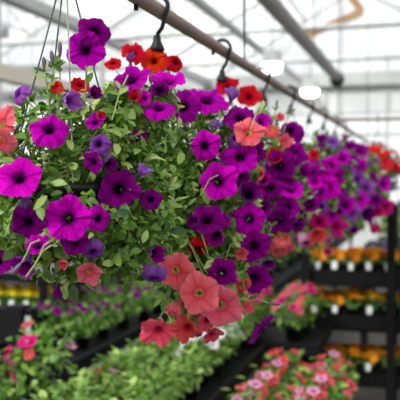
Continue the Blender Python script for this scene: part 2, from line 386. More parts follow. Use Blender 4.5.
def bloom(root, p, n, Rd, col, shape='o', stems=None, anchor=None, calyx=True, spin=None, name='flower', squash=1):
    me = rnd.choice(FM[col, shape]); o = bpy.data.objects.new(name, me); C.objects.link(o); o.parent = root
    n = n.normalized(); q = n.to_track_quat('Z', 'Y') @ Quaternion((0, 0, 1), U_(0, 6.28) if spin is None else spin)
    o.location = p - root.location; o.rotation_mode = 'QUATERNION'; o.rotation_quaternion = q; o.scale = (Rd, Rd*squash, Rd)
    o['label'] = PN[col] + ' petunia bloom' + (' wilting' if shape == 'w' else '')
    if calyx:
        k = bpy.data.objects.new('calyx', CALYX); C.objects.link(k); k.parent = o
    if stems is not None and anchor is not None:
        b = p - n*Rd*1.1; mid = b*.55 + anchor*.45 - n*Rd*.6 + Vector((0, 0, .015))
        pts = [b, b-n*Rd*.35, mid, anchor]
        pts = [bez(pts, t/7) for t in range(8)]
        stems.tube(pts, .0011, 5, cap=False)
    return o
def bez(p, t):
    u = 1-t; return p[0]*(u*u*u)+p[1]*(3*u*u*t)+p[2]*(3*u*t*t)+p[3]*(t*t*t)
def randdir():
    while True:
        v = Vector((U_(-1, 1), U_(-1, 1), U_(-1, 1)))
        if .05 < v.length < 1: return v.normalized()

# lists of blooms: x, y, diameter (in photo pixels), colour, facing right, facing up, shape
def ell_hit(px, py, c, rad, k=1.12):
    """where the sight line meets the front of the foliage mound"""
    d = ray(px, py); o = E0 - c; S_ = [1/(r*k) for r in rad]
    ax = (R, Vector((0, 0, 1)), Vector((-math.sin(YAW), math.cos(YAW), 0)))
    dd = Vector([d.dot(ax[i])*S_[i] for i in range(3)]); oo = Vector([o.dot(ax[i])*S_[i] for i in range(3)])
    A = dd.dot(dd); B = 2*oo.dot(dd); Cc = oo.dot(oo)-1; D = B*B-4*A*Cc
    if D < 0: t = -B/(2*A)
    else: t = (-B-math.sqrt(D))/(2*A)
    return t
class LeafMB(MB):
    def __init__(s): super().__init__(); s.faces = []
    def leaf(s, p, d, nrm, L, w, tint, droop=.15):
        dn = d.normalized()
        for q in (p+dn*L*.25, p+dn*L*.9):
            for fp, fn, fr in s.faces:
                v = q-fp
                if v.length > fr*3.2: continue
                a = v.dot(fn)
                if -.25*fr < a < 3*fr and (v-fn*a).length < fr*.9: return
        MB.leaf(s, p, d, nrm, L, w, tint, droop)
def hanging_basket(c, rad, hookpx, pot_r, label, blooms, nstem, nfill, leafL, wires, extra=[], nrand=0, palette='PPV', lobes=[], potdx=0, wirecol=None, leafmt=None, upsprig=20, group='hanging baskets on the rail'):
    hook = railP(hookpx); hook = Vector((RX, hook.y, RZ))
    pot = Vector((hook.x, hook.y, c.z+.01)); ph = pot_r*.85
    root = empty('hanging_basket', (pot.x, pot.y, pot.z-ph), label, 'hanging basket', group)
    off = root.location
    q = MB(); q.lathe([(.001, 0), (pot_r*.68, 0), (pot_r*.72, .01), (pot_r*.97, ph-.015), (pot_r*1.04, ph-.015), (pot_r*1.04, ph), (pot_r*.95, ph), (pot_r*.92, ph-.02)], n=32); q.build('pot', BLACK, root)
    q = MB(); q.lathe([(pot_r*.93, ph-.022), (pot_r*.6, ph-.012), (.001, ph-.008)], n=24); q.build('soil', SOIL, root)
    # hook over the rail, hub, straps
    hubz = RZ - (.045 if hookpx < 100 else .07); hub = Vector((hook.x, hook.y, hubz)); hr = .0055
    pts = []
    for k in range(11):
        w = math.radians(190 - k*19.5); pts.append(Vector((hook.x + .027*math.cos(w), hook.y, RZ+.006 + .027*math.sin(w))))
    pts += [Vector((hook.x+.012, hook.y, hubz+.026)), hub+Vector((0, 0, .012))]
    q = MB(); q.tube(pts, [.003]+[hr]*(len(pts)-2)+[hr*.9], 8); q.build('hook', BLACK, root, off=off)
    q = MB(); q.lathe([(.001, .012), (.008, .01), (.010, -.004), (.017, -.018), (.019, -.024), (.014, -.03), (.001, -.03)], n=14, c=hub); q.build('hub', BLACK, root, off=off)
    for wang, mt in wires:
        e = Vector((pot.x + math.cos(wang)*pot_r*1.02, pot.y + math.sin(wang)*pot_r*1.02, pot.z - .006))
        s0 = hub + Vector((math.cos(wang)*.014, math.sin(wang)*.014, -.024))
        q = MB(); q.tube([s0, s0.lerp(e, .3)+Vector((0, 0, -.004)), s0.lerp(e, .7)+Vector((0, 0, -.003)), e, e-Vector((0, 0, .01))], .0016, 6); q.build('hanger_strap', mt, root, off=off)
    # blooms first: leaves keep clear of the face of every bloom
    st = MB(); lf = LeafMB(); faces = lf.faces
    ells = [(c, rad, 1.0)] + lobes
    for (x, y, dia, col, fx, fy, sh) in blooms:
        def sd(e): v = e[0]-E0; dd = v.dot(F); X = 200+v.dot(R)/dd*FP; Y = 200-v.dot(U)/dd*FP; return ((x-X)/(e[1][0]))**2+((y-Y)/(e[1][1]))**2
        e = min(ells, key=sd); t = ell_hit(x, y, e[0], e[1]) + U_(-.006, .006)
        p = P(x, y, t); n = (R*fx + U*fy - F).normalized(); Rd = dia/2/FP*t*{'o': 1.09, 'c': 1.32, 'b': 1.25, 'w': 1.2}[sh]
        anc = p.lerp(Vector((e[0].x, e[0].y, min(e[0].z+.02, p.z+.03))), .55)
        bloom(root, p, n, Rd, col, sh, st, anc)
        faces.append((p, n, Rd)); faces.append((p, -F, Rd*.9))
    # stems with leaves
    soil = Vector((pot.x, pot.y, pot.z))
    ax = (R, Vector((0, 0, 1)), Vector((-math.sin(YAW), math.cos(YAW), 0)))
    ells = [(c, rad, 1.0)] + lobes
    tot = sum(e[2] for e in ells)
    for ec, er, wt in ells:
        for i in range(int(nstem*wt/tot)):
            dv = randdir()
            if dv.z < -.2 and rnd.random() < .3: dv.z *= -1; 
            e = ec + ax[0]*dv.x*er[0]*U_(.8, 1.06) + ax[1]*dv.z*er[1]*U_(.8, 1.06) + ax[2]*dv.y*er[2]*U_(.8, 1.0)
            s0 = soil + Vector((U_(-.6, .6)*pot_r, U_(-.6, .6)*pot_r, -.01))
            out = (e-ec).normalized()
            m1 = s0 + Vector((out.x*.05, out.y*.05, U_(.03, .09))); m2 = e - out*U_(.02, .06) + Vector((0, 0, U_(.0, .05)))
            pts = [bez((s0, m1, m2, e), t/9) for t in range(10)]
            st.tube(pts, [.0018-.0001*t for t in range(10)], 5, cap=False)
            Ls = (e-s0).length; nl = max(4, int(Ls/(leafL*.42)))
            for j in range(nl):
                t = .3+.7*(j+.5)/nl; p = bez((s0, m1, m2, e), t); tg = (bez((s0, m1, m2, e), min(1, t+.03))-bez((s0, m1, m2, e), t-.03)).normalized()
                sd = tg.cross(out); sd = sd.normalized() if sd.length > .01 else tg.orthogonal().normalized()
                for sg in ((-1, 1) if t > .75 else (rnd.choice((-1, 1)),)):
                    d = (tg*U_(.2, .8) + sd*sg*U_(.5, 1) + out*U_(0, .6) + randdir()*.3)
                    nn = (out + Vector((0, 0, .8)) + randdir()*.6)
                    sz = leafL*U_(.65, 1.15)*(1 if t < .9 else .7)
                    lf.leaf(p, d, nn, sz, U_(.17, .27), min(1, max(0, rnd.gauss(.45+.15*(t > .85), .24))), U_(.05, .3))
            for j in range(4):  # tip rosette
                lf.leaf(e, tg+randdir()*.7, out+randdir()*.5, leafL*U_(.35, .7), .2, U_(.6, 1), .1)
        for i in range(int(nfill*wt/tot)):
            dv = randdir(); dv.y -= .15; k = U_(.7, 1.02)
            p = ec + ax[0]*dv.x*er[0]*k + ax[1]*dv.z*er[1]*k + ax[2]*dv.y*er[2]*k; out = (p-ec).normalized()
            lf.leaf(p, randdir()+out*.3+Vector((0, 0, -.2)), out+Vector((0, 0, .9))+randdir()*.5, leafL*U_(.6, 1.25), U_(.2, .32), min(1, max(0, rnd.gauss(.38, .24))), U_(.05, .3))
    for (x0, y0, d0, x1, y1, d1, bl) in extra:   # explicit trailing stems: start, end, bud or not
        a_ = P(x0, y0, d0); b_ = P(x1, y1, d1); md = (a_+b_)/2 + Vector((0, 0, .012))
        pts = [a_, a_.lerp(md, .6), md, md.lerp(b_, .5)-Vector((0, 0, .002)), b_]; st.tube(pts, .0013, 5, cap=False)
        dd = (b_-a_).normalized()
        n_ = max(3, int((b_-a_).length/(leafL*.75)))
        for j in range(n_):
            p = pts[min(4, int(j/n_*5))].lerp(pts[min(4, int(j/n_*5)+1)], U_(0, 1))
            for sg in (-1, 1): lf.leaf(p, dd*U_(.1, .9)+R*sg*U_(.1, 1)+U*U_(-.6, .6)-F*U_(-.3, .8), -F+U*.6+randdir()*.4, leafL*U_(.35, .95), U_(.18, .3), U_(.1, .8), U_(0, .4))
        if bl:
            b2 = MB(); b2.tube([b_, b_+dd*.006, b_+dd*.014, b_+dd*.022, b_+dd*.026], [.0015, .003, .0042, .0035, .001], 8)
            b2.build('flower_bud', BUDM, root, off=off)
    for i in range(nrand):
        dv = randdir(); dv.z = abs(dv.z)*1.0 if rnd.random() < .6 else dv.z
        k = U_(.98, 1.08)
        p = c + ax[0]*dv.x*rad[0]*k + ax[1]*dv.z*rad[1]*k + ax[2]*dv.y*rad[2]*k; out = (p-c).normalized()
        bloom(root, p, out+Vector((0, 0, .25))+randdir()*.4, U_(.026, .036), rnd.choice(palette), rnd.choice('oooocb'), st, p.lerp(c, .5))
    st.build('stems', STEM, root, off=off); lf.build('foliage', leafmt or LEAF, root, off=off)
    return root

B1 = [(95,31,33,'V',.25,.1,'o'),(85,50,36,'P',-.05,-.1,'o'),(49,128,39,'P',.05,.55,'o'),(19,177,43,'P',.0,.55,'o'),(68,219,43,'P',-.05,.0,'o'),
 (99,219,27,'P',.6,0,'o'),(119,189,38,'V',.1,.05,'o'),(151,199,22,'V',.1,.2,'o'),(97,143,28,'L',-.3,.3,'b'),(93,162,22,'V',-.6,-.5,'o'),(108,163,19,'V',.6,-.3,'c'),
 (95,122,19,'P',-.2,.6,'o'),(16,93,26,'L',-1.1,.5,'b'),(0,124,36,'C',-.5,.2,'o'),(1,141,30,'C',-.4,-.9,'o'),(61,89,17,'R',-.9,.3,'c'),(69,100,22,'L',1.1,-.2,'c'),
 (80,84,20,'R',.3,.8,'o'),(93,94,18,'V',.7,.2,'c'),(27,206,20,'L',-.3,.6,'w'),(28,223,33,'V',-.1,-.35,'o'),(38,245,25,'P',-.1,.95,'o'),(26,262,28,'V',-.3,-.7,'c'),
 (-2,262,26,'V',-.3,0,'o'),(75,243,26,'V',.2,-.3,'o'),(93,254,27,'L',.2,-.8,'b'),(89,273,24,'C',.1,-.5,'o'),(64,262,13,'C',-.2,-.6,'c'),(58,290,17,'V',-.1,-2.2,'w'),
 (154,281,31,'L',-.1,-1.7,'b'),(154,253,20,'V',.9,-.2,'c'),(141,172,20,'L',.6,.8,'w'),(138,140,19,'P',.3,.4,'c'),(134,98,13,'R',.2,.5,'c'),(101,117,12,'R',.3,.3,'c'),(131,79,34,'P',-.25,.9,'o'),(168,81,36,'P',.2,1.7,'o'),(160,91,21,'V',.2,-.7,'b'),(159,107,32,'P',0,1.2,'o'),(144,98,15,'P',-.5,0,'o')]
B2 = [(113,62,17,'R',-.2,.7,'o'),(134,52,25,'R',.3,.7,'o'),(154,60,28,'R',0,.3,'o'),(177,61,22,'R',.6,.3,'b'),(130,60,14,'L',0,1.3,'w'),(183,106,34,'V',-.1,.25,'o'),(207,99,39,'P',.1,1.1,'o'),
 (215,125,17,'L',0,.2,'w'),(204,146,31,'P',-.3,0,'o'),(219,181,36,'P',.1,.25,'o'),(207,219,34,'V',-.1,.7,'o'),(216,235,25,'P',-.2,-.2,'c'),
 (240,156,35,'P',-.1,.4,'o'),(235,137,19,'L',-.2,.6,'b'),(257,151,22,'V',.5,.4,'o'),(240,117,30,'V',0,.6,'o'),(260,122,17,'P',.7,.3,'c'),(249,132,29,'C',.1,.3,'o'),
 (249,219,33,'P',-.15,.05,'o'),(255,246,30,'V',.1,-.05,'o'),(255,279,31,'V',.15,-.4,'o'),(249,194,28,'V',.1,.3,'c'),(240,176,20,'V',-.2,0,'o'),(232,97,20,'L',.3,.9,'w'),
 (222,272,28,'V',-.1,.2,'o'),(240,252,14,'C',.3,-.4,'c'),
 (176,271,35,'C',.1,-.1,'o'),(198,251,24,'R',0,-.8,'b'),(199,293,38,'C',-.05,.1,'o'),(222,306,39,'C',.15,0,'o'),(177,306,22,'C',-.9,-1.2,'c'),
 (158,331,34,'D',-.1,-.7,'o'),(188,329,33,'D',.1,-.7,'o'),(212,335,20,'D',.5,-.8,'o'),(207,321,19,'D',.2,-.3,'o'),(198,333,10,'V',0,-.4,'w'),
 (243,287,25,'C',.3,-.5,'b'),(245,305,16,'C',.3,-.6,'c'),(262,330,34,'V',2.6,-2.2,'o'),(195,223,16,'V',-.4,.3,'c'),(222,222,16,'P',.4,.3,'c')]
B3 = [(227,86,22,'R',-.2,.6,'o'),(249,96,23,'R',.1,.25,'o'),(290,130,22,'V',-.3,.3,'o'),(302,133,21,'P',.9,0,'b'),(295,154,24,'V',.3,.2,'o'),(280,167,30,'V',0,-.4,'o'),
 (288,207,27,'P',.05,.15,'o'),(291,189,25,'P',.1,.9,'o'),(272,128,18,'C',0,.8,'b'),(279,119,12,'C',.4,.6,'c'),(284,143,15,'C',.2,.3,'c'),(274,158,17,'R',0,.4,'c'),(287,161,13,'R',.2,0,'o'),
 (258,172,18,'C',-.2,-.3,'c'),(270,188,24,'V',0,.2,'o'),(281,221,30,'V',0,-.6,'o'),(283,237,20,'C',0,.8,'b'),(279,253,22,'C',-.1,-.7,'b'),(262,208,18,'V',.3,0,'c'),(303,172,18,'P',.4,.3,'c'),(300,186,18,'L',.4,.2,'b'),
 (297,225,15,'V',.4,-.5,'c'),(289,246,12,'C',.5,-.5,'c'),(268,262,14,'V',0,-.6,'c'),(263,180,16,'P',0,.3,'c')]
B4 = [(311,157,15,'R',.6,.5,'c'),(331,165,18,'P',.1,.3,'o'),(328,187,25,'P',0,.1,'o'),(336,176,19,'V',.3,0,'o'),(320,193,18,'P',-.2,-.2,'o'),(337,226,23,'K',.9,.1,'o'),(319,222,19,'K',-.1,-.4,'o'),(317,232,19,'D',0,-.8,'c'),
 (307,245,22,'N',-.1,-1,'b'),(329,242,15,'N',.2,-.9,'b'),(327,249,11,'K',.1,-1,'c'),(312,172,16,'V',-.3,.3,'o'),(310,205,18,'V',0,0,'c'),(322,206,16,'L',0,.3,'b'),(315,182,15,'P',-.2,.4,'o'),(327,177,18,'P',0,.2,'o'),(300,215,17,'V',0,-.2,'c')]
c1 = P(72, 188, 1.43); c2 = P(182, 188, 1.90); c3 = P(260, 188, 2.50); c4 = P(305, 198, 3.13)
WB = [(math.radians(a)+YAW, mt) for a, mt in ((190, GREENW), (128, GREENW), (285, PALEW), (20, GREENW))]
hanging_basket(c1, (.165, .17, .15), 66, .105, 'nearest hanging basket, purple petunias spilling round thin straps at the left', B1, 150, 2300, .026, WB,
   extra=[(52,140,1.35,45,72,1.35,True),(60,130,1.36,53,66,1.35,True),(40,130,1.3,28,100,1.28,False),(86,100,1.35,86,66,1.33,False),(60,80,1.36,60,57,1.36,True),(112,120,1.3,128,75,1.4,False),
          (40,240,1.27,22,262,1.27,True),(55,238,1.27,33,268,1.27,False),(60,240,1.27,26,277,1.27,False),(20,200,1.28,6,235,1.27,False),],
   lobes=[(P(132, 215, 1.42), (.075, .125, .09), .35), (P(140, 112, 1.50), (.08, .062, .07), .22), (P(30, 215, 1.36), (.07, .075, .06), .2)], nrand=0)
W3 = [(math.radians(a)+YAW, BLACK) for a in (205, 95, 335)]
hanging_basket(c2, (.165, .235, .17), 157, .125, 'second hanging basket, coral and purple petunias with a trailing coral cluster', B2, 170, 2400, .029, W3,
   extra=[(230,310,1.68,247,300,1.68,True),(240,300,1.68,268,303,1.68,True),(225,262,1.68,236,240,1.66,False),(180,240,1.68,168,215,1.66,False),(230,300,1.68,250,318,1.68,False),(250,130,1.74,262,110,1.76,True),(190,320,1.67,184,305,1.65,False),(196,330,1.67,190,318,1.64,False),(170,290,1.68,172,246,1.66,False),(245,290,1.7,238,275,1.66,False),(265,250,1.8,272,225,1.8,False),(218,175,1.7,200,196,1.62,False)],
   lobes=[(P(198, 285, 1.76), (.08, .09, .13), .3), (P(238, 235, 1.85), (.05, .14, .10), .3), (P(165, 225, 1.8), (.09, .13, .09), .35), (P(243, 150, 1.86), (.04, .10, .09), .2)])
hanging_basket(c3, (.12, .235, .16), 222, .115, 'third hanging basket, purple petunias with red blooms at its top', B3, 90, 900, .032, W3,
   extra=[(282,140,2.4,290,112,2.4,True),(272,135,2.4,276,108,2.4,True),(290,215,2.38,312,196,2.38,True),(292,222,2.38,318,212,2.38,False),(258,240,2.4,250,228,2.38,False),(283,245,2.36,280,232,2.34,False)], nrand=8)
hanging_basket(c4, (.12, .2, .15), 263, .115, 'fourth hanging basket, magenta blooms on its aisle side and pale pink ones below', B4, 70, 700, .038, W3, nrand=12, palette='PPVK')
B5 = [(343,158,15,'P',0,.3,'o'),(322,141,14,'V',-.3,.8,'c'),(333,141,15,'L',.2,.9,'o'),(345,205,19,'P',0,.2,'o'),(352,212,18,'L',.2,0,'o'),(340,196,16,'V',0,.1,'c'),(337,210,15,'V',-.2,-.3,'c')]
B6 = [(350,146,14,'V',0,.7,'o'),(360,150,15,'V',.4,.5,'o'),(352,163,17,'V',.1,.2,'o'),(362,165,13,'P',.3,.1,'o'),(367,188,18,'L',.3,.1,'o'),(360,200,17,'P',0,0,'o'),(366,213,20,'V',.2,-.2,'c'),(357,180,14,'L',0,.3,'c'),(373,226,14,'K',.3,-.6,'c'),(353,228,13,'V',0,-.5,'c')]
B7 = [(372,178,13,'V',.2,.4,'o'),(384,184,16,'P',.6,.1,'o'),(386,207,17,'K',.4,0,'o'),(376,200,15,'V',.2,0,'o'),(363,148,12,'V',.2,.8,'o'),(378,212,12,'K',.3,-.3,'o')]
hanging_basket(P(323, 190, 3.75), (.14, .25, .15), 290, .115, 'fifth hanging basket along the rail, blurred purple petunias seen over the fourth', B5, 50, 500, .045, W3, nrand=20, palette='PPVLL')
hanging_basket(P(343, 188, 4.4), (.14, .27, .15), 309, .115, 'sixth hanging basket along the rail, blurred violet and lavender petunias', B6, 45, 450, .05, W3, nrand=22, palette='PVLLL')
hanging_basket(P(360, 188, 5.0), (.14, .25, .15), 323, .115, 'seventh hanging basket along the rail, blurred petunias with hot pink blooms at its edge', B7, 40, 400, .055, W3, nrand=20, palette='PVLLK')
for hx, lab in ((334.5, 'eighth hanging basket along the rail, mostly behind the seventh'), (343.6, 'ninth hanging basket, last visible purple one far down the rail')):
    d = rail_d(hx); hanging_basket(P(hx+18, 182, d), (.15, .24, .15), hx, .115, lab, [], 30, 300, .06, W3, nrand=20, palette='PVL')

# orange-red baskets on another rail at the right
RX2 = 0
cr0 = P(330, 120, 6.9); CY, CZ = cr0.y, cr0.z
q = MB(); q.tube([(cr0.x, CY, CZ), (cr0.x+3.2, CY, CZ)], .016, 10)
rl = empty('hanging_rail', (cr0.x, CY, CZ), 'thin cross rail at the right that carries the orange red baskets', 'rail'); q.build('pipe', RAILM, rl, off=rl.location)
for xx in (.1, 1.6, 3.1):
    q = MB(); q.tube([(cr0.x+xx, CY, CZ), (cr0.x+xx, CY, 3.9)], .004, 5); q.build('suspension_rod', STEELG, rl, off=rl.location)
def red_basket(c, rad, label):
    root = empty('hanging_basket', (c.x, c.y, c.z-.16), label, 'hanging basket', 'orange red hanging baskets'); off = root.location
    top = Vector((c.x, c.y, c.z-.02))
    q = MB(); q.lathe([(.001, 0), (.09, 0), (.13, .13), (.135, .14), (.12, .14), (.001, .13)], n=20); q.build('pot', BLACK, root)
    for k in range(3):
        w = k*2.09+.4; q = MB(); q.tube([top+Vector((math.cos(w)*.13, math.sin(w)*.13, 0)), (c.x, c.y, CZ-.07)], .002, 5); q.build('hanger_strap', BLACK, root, off=off)
    q = MB(); q.tube([(c.x, c.y, CZ-.07), (c.x, c.y+.025, CZ-.03), (c.x, c.y+.025, CZ+.01), (c.x, c.y, CZ+.03), (c.x, c.y-.025, CZ+.005)], .005, 6); q.build('hook', BLACK, root, off=off)
    lf = MB()
    for i in range(500):
        dv = randdir(); k = U_(.5, 1); p = Vector((c.x+dv.x*rad*k, c.y+dv.y*rad*k, c.z-.08+dv.z*rad*1.3*k)); lf.leaf(p, randdir(), dv+Vector((0, 0, .7)), .06, .3, U_(.1, .8), .2)
    lf.build('foliage', LEAFX, root, off=off)
    for i in range(60):
        dv = randdir(); dv.z = abs(dv.z)*1.0 - .25; dv.normalize()
        p = Vector((c.x+dv.x*rad*1.05, c.y+dv.y*rad*1.05, c.z-.02+dv.z*rad*.95)); bloom(root, p, dv+Vector((0, 0, .3)), U_(.03, .042), rnd.choice('RRRRD'), 'o', calyx=False)
q_ = P(378, 165, 6.9); red_basket(Vector((q_.x, CY, q_.z)), .2, 'left of the two orange red baskets at the right, hung above dark foliage')
q_ = P(408, 166, 6.9); red_basket(Vector((q_.x+.22, CY, q_.z)), .18, 'orange red basket cut by the right edge of the photo')

# ---------------------------------------------------------------- potted plants on benches
def plant_proto(name, rad, h, nleaf, leafL, leafmt, blooms, pot='b', potr=.06, poth=.09, tagp=False, fill=.0, stripes=False):
    """returns an unlinked-label root at the origin, base at z=0"""
    root = empty(name, (0, 0, 0), None, None)
    q = MB(); q.lathe([(.001, 0), (potr*.75, 0), (potr*.98, poth-.012), (potr*1.06, poth-.012), (potr*1.06, poth), (potr*.96, poth), (potr*.93, poth-.01), (.001, poth-.008)], n=20)
    q.build('pot', POTW if pot == 'w' else POTB, root)
    lf = MB(); c = Vector((0, 0, poth + h*.42))
    for i in range(nleaf):
        dv = randdir(); k = U_(.35, 1)**.6; bump = 1+.25*noise.noise(dv*2+Vector((h*9, nleaf, 0)))
        p = Vector((dv.x*rad*k*bump, dv.y*rad*k*bump, c.z + dv.z*h*.5*k*bump))
        if p.z < poth*.7: p.z = poth*.7 + U_(0, .03)
        lf.leaf(p, dv*.6+randdir()*.8, dv+Vector((0, 0, 1))+randdir()*.4, leafL*U_(.7, 1.2), U_(.24, .36), min(1, max(0, rnd.gauss(.5, .22))), U_(.05, .3))
    for i in range(8):
        w = i*PI/4; lf.tube([(0, 0, poth*.8), (math.cos(w)*rad*.4, math.sin(w)*rad*.4, c.z)], .002, 4, .4, cap=False)
    lf.build('foliage', leafmt, root)
    kind, cols, n, fr = blooms
    for i in range(n):
        dv = randdir(); dv.z = abs(dv.z)*.9+.1; dv.normalize()
        p = Vector((dv.x*rad*1.02, dv.y*rad*1.02, c.z + dv.z*h*.55))
        if kind == 'pet': bloom(root, p, dv*.8+Vector((0, -.5, .5)), fr*U_(.85, 1.15), rnd.choice(cols), rnd.choice('ooob'), calyx=False, name='flower')
        else:
            o = bpy.data.objects.new('flower', cols[i % len(cols)]); C.objects.link(o); o.parent = root; o.location = (p.x, p.y, p.z+fr*.3)
            s = fr*U_(.85, 1.15); o.scale = (s, s, s); o.rotation_euler = (U_(-.5, .4)+.3, U_(-.4, .4), U_(0, 6))
    if tagp:
        q = MB(); yy = -rad*.98
        pr = [(-.015, .0), (.015, 0), (.019, .03), (.015, .05), (0, .056), (-.015, .05), (-.019, .03)]
        q.add([(x, yy-.0015, poth*.55+z) for x, z in pr]+[(x, yy+.0015, poth*.55+z) for x, z in pr], [tuple(range(7)), tuple(reversed(range(7, 14)))]+[(k, (k+1) % 7, 7+(k+1) % 7, 7+k) for k in range(7)])
        o = q.build('plant_tag', TAGM, root, smooth=False); o['label'] = 'white plant tag'
    return root
def pom(mt, seed):
    rr = random.Random(seed); q = MB()
    for ring, (n, r0, el) in enumerate(((14, 1, 5), (12, .85, 25), (9, .65, 45), (6, .4, 70))):
        for k in range(n):
            w = 2*PI*(k+rr.random()*.4)/n; e = math.radians(el); d = Vector((math.cos(w)*math.cos(e), math.sin(w)*math.cos(e), math.sin(e)))
            q.leaf(Vector((0, 0, ring*.06)), d, Vector((0, 0, 1))-d*.2, r0, .34, .5, .2)
    q.tube([(0, 0, -.5), (0, 0, .05)], .08, 5)
    return q.mesh('marigold_head', mt)
PO, PY, PG, PV = pom(ORANGE, 1), pom(YELLOW, 2), pom(GOLD, 3), pom(VIOLETM, 4)
used = set()
def place(proto, p, label, cat, group=None, rz=0, sc=1):
    if proto.name in used: o = copy_tree(proto)
    else: o = proto; used.add(proto.name)
    o.location = p; o.rotation_euler.z = rz; o.scale = (sc, sc, sc)
    tag(o, label, cat, group); 
    if group is None and 'group' in o: del o['group']
    return o
def bench(name, label, x0, x1, y0, y1, z, topm=BLACKM, leg=BLACKM, lip=.05, mesh_top=True, ny=2):
    root = empty(name, ((x0+x1)/2, (y0+y1)/2, 0), label, 'bench' if 'rack' not in name else 'rack'); off = root.location
    q = MB(); q.box((x0, y0, z-.02), (x1, y1, z)); q.build('bench_top', topm, root, off=off, smooth=False)
    q = MB()
    q.box((x0-.02, y0-.02, z-.05), (x0, y1+.02, z+lip)); q.box((x1, y0-.02, z-.05), (x1+.02, y1+.02, z+lip)); q.box((x0, y0-.02, z-.05), (x1, y0, z+lip)); q.box((x0, y1, z-.05), (x1, y1+.02, z+lip))
    q.build('edge_frame', leg, root, off=off, smooth=False)
    for i in range(ny+1):
        y = y0+.05+(y1-y0-.1)*i/ny
        for x in (x0+.04, x1-.04):
            q = MB(); q.box((x-.02, y-.02, 0), (x+.02, y+.02, z-.02)); q.build('leg', leg, root, off=off, smooth=False)
    return root
def world_at(px, py, Z):
    d = ray(px, py); t = (Z-EYE)/d.z; return E0 + d*t

# bench A: green bedding plants, right edge seen at lower centre
bench('plant_bench', 'grey edged bench of light green plants beside the aisle at the bottom', -1.43, -.91, 2.2, 4.75, .6, leg=BLACKM, lip=.03)
pa = plant_proto('bedding_plant', .11, .15, 150, .042, LEAFB, ('pet', 'N', 0, .02))
pa2 = plant_proto('bedding_plant', .11, .17, 150, .042, LEAFB, ('pet', 'WWW', 9, .034))
pa3 = plant_proto('bedding_plant', .11, .16, 150, .042, LEAFB, ('pet', 'NNC', 3, .026))
for r in range(11):
    for k, x in enumerate((-1.29, -1.04)):
        y = 2.33 + r*.225
        if k and r in (6, 7, 8, 9): pr, what = pa2, 'white flowered bedding plant'
        elif (k == 0 and r in (7, 3)): pr, what = pa3, 'pink flowered bedding plant'
        else: pr, what = pa, 'light green bedding plant'
        place(pr, Vector((x+U_(-.01, .01), y, .6)), '%s, %s from the near end on the grey bench\'s %s' % (what, ORD[r], ('inner side', 'aisle side')[k]), 'plant', 'bedding plants on the grey edged bench', U_(0, 6), U_(.9, 1.05))
# small bench B: taller pink plants at the lower left
bench('plant_bench', 'small dark bench with pink flowering plants at the lower left corner', -2.1, -1.47, 2.2, 3.2, .6, lip=.03)
pb = plant_proto('petunia_plant', .13, .3, 200, .045, LEAFD, ('pet', 'KKDKN', 7, .027), tagp=False)
for j, (x, y, s, lab) in enumerate(((-1.56, 3.04, 1.05, 'leafy pink petunia plant at the aisle corner of the lower left bench'), (-1.9, 3.0, .9, 'bushy pink petunia plant just in front of the black post'), (-1.6, 2.7, .9, 'pink petunia plant at the very bottom of the photo near the corner'), (-1.92, 2.65, .85, 'pink petunia plant lowest at the left edge of the photo'))):
    place(pb, Vector((x, y, .6)), lab, 'plant', 'pink plants on the lower left bench', j*1.3, s)
bench('plant_bench', 'long dark double railed bench of purple petunias at the left', -2.34, -1.76, 3.8, 8.2, .6)
q = MB(); q.box((-1.70, 3.8, .56), (-1.66, 8.2, .6)); bb_ = bpy.data.objects['plant_bench.002'] if 'plant_bench.002' in bpy.data.objects else None
q.build('outer_rail', STEELG, bb_, off=bb_.location, smooth=False)
pp = plant_proto('petunia_plant', .14, .2, 150, .045, LEAFD, ('pet', 'PPPV', 7, .034), tagp=False)
pg = plant_proto('leafy_plant', .15, .22, 160, .05, LEAFD, ('pet', 'P', 0, .03), tagp=False)
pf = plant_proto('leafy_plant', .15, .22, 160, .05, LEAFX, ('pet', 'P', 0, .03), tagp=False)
for r in range(11):
    for k in range(2):
        x = -1.92 - k*.27; y = 4.3 + r*.33
        if r < 5 or (r+k) % 3 == 0: pr, what = pp, 'purple petunia plant'
        else: pr, what = pg, 'green leafy plant'
        place(pr, Vector((x+U_(-.02, .02), y, .6)), '%s on the left bench, %s row back, %s from the aisle' % (what, ORD[r], ORD[k]), 'plant', 'plants on the long left bench', U_(-.5, .5), U_(.8, .98))
# low display of coral petunias and step display of pinks, right of the aisle
bench('plant_bench', 'low black bench of coral petunias at the lower right', -.85, -.35, 3.35, 4.5, .33, lip=.02)
pc = plant_proto('petunia_plant', .14, .25, 190, .045, LEAFD, ('pet', 'CCCDN', 14, .03))
pc2 = plant_proto('petunia_plant', .14, .25, 190, .045, LEAFD, ('pet', 'DDDR', 14, .03))
for j in range(4):
    for k in range(2):
        x = -.73+k*.26; y = 3.5+j*.28; pr, what = (pc2, 'rose red petunia plant') if (j == 3 and k == 0) or (j == 2 and k == 1) else (pc, 'coral petunia plant')
        place(pr, Vector((x, y, .33)), '%s on the low bench, %s row from the front, %s' % (what, ORD[j], ('left', 'right')[k]), 'plant', 'petunias on the low bench', U_(-.4, .4), U_(.95, 1.05))
bench('plant_bench', 'raised black step bench of pink petunias left of the marigold rack', -1.18, -.6, 4.62, 5.22, .62, lip=.02)
pd = plant_proto('petunia_plant', .13, .22, 170, .045, LEAFD, ('pet', 'CCNKC', 14, .03), tagp=False)
pdw = plant_proto('petunia_plant', .13, .22, 170, .045, LEAFD, ('pet', 'WKCC', 13, .03), tagp=False)
for j in range(2):
    for k in range(2):
        wh = (j, k) == (0, 1)
        place(pdw if wh else pd, Vector((-1.03+k*.28, 4.77+j*.28, .62)), ('pink and white petunia plant' if wh else 'coral and pink petunia plant') + ' on the step bench, %s row, %s' % (('front', 'back')[j], ('left', 'right')[k]), 'plant', 'pink petunias on the step bench', U_(-.4, .4), U_(.95, 1.05))

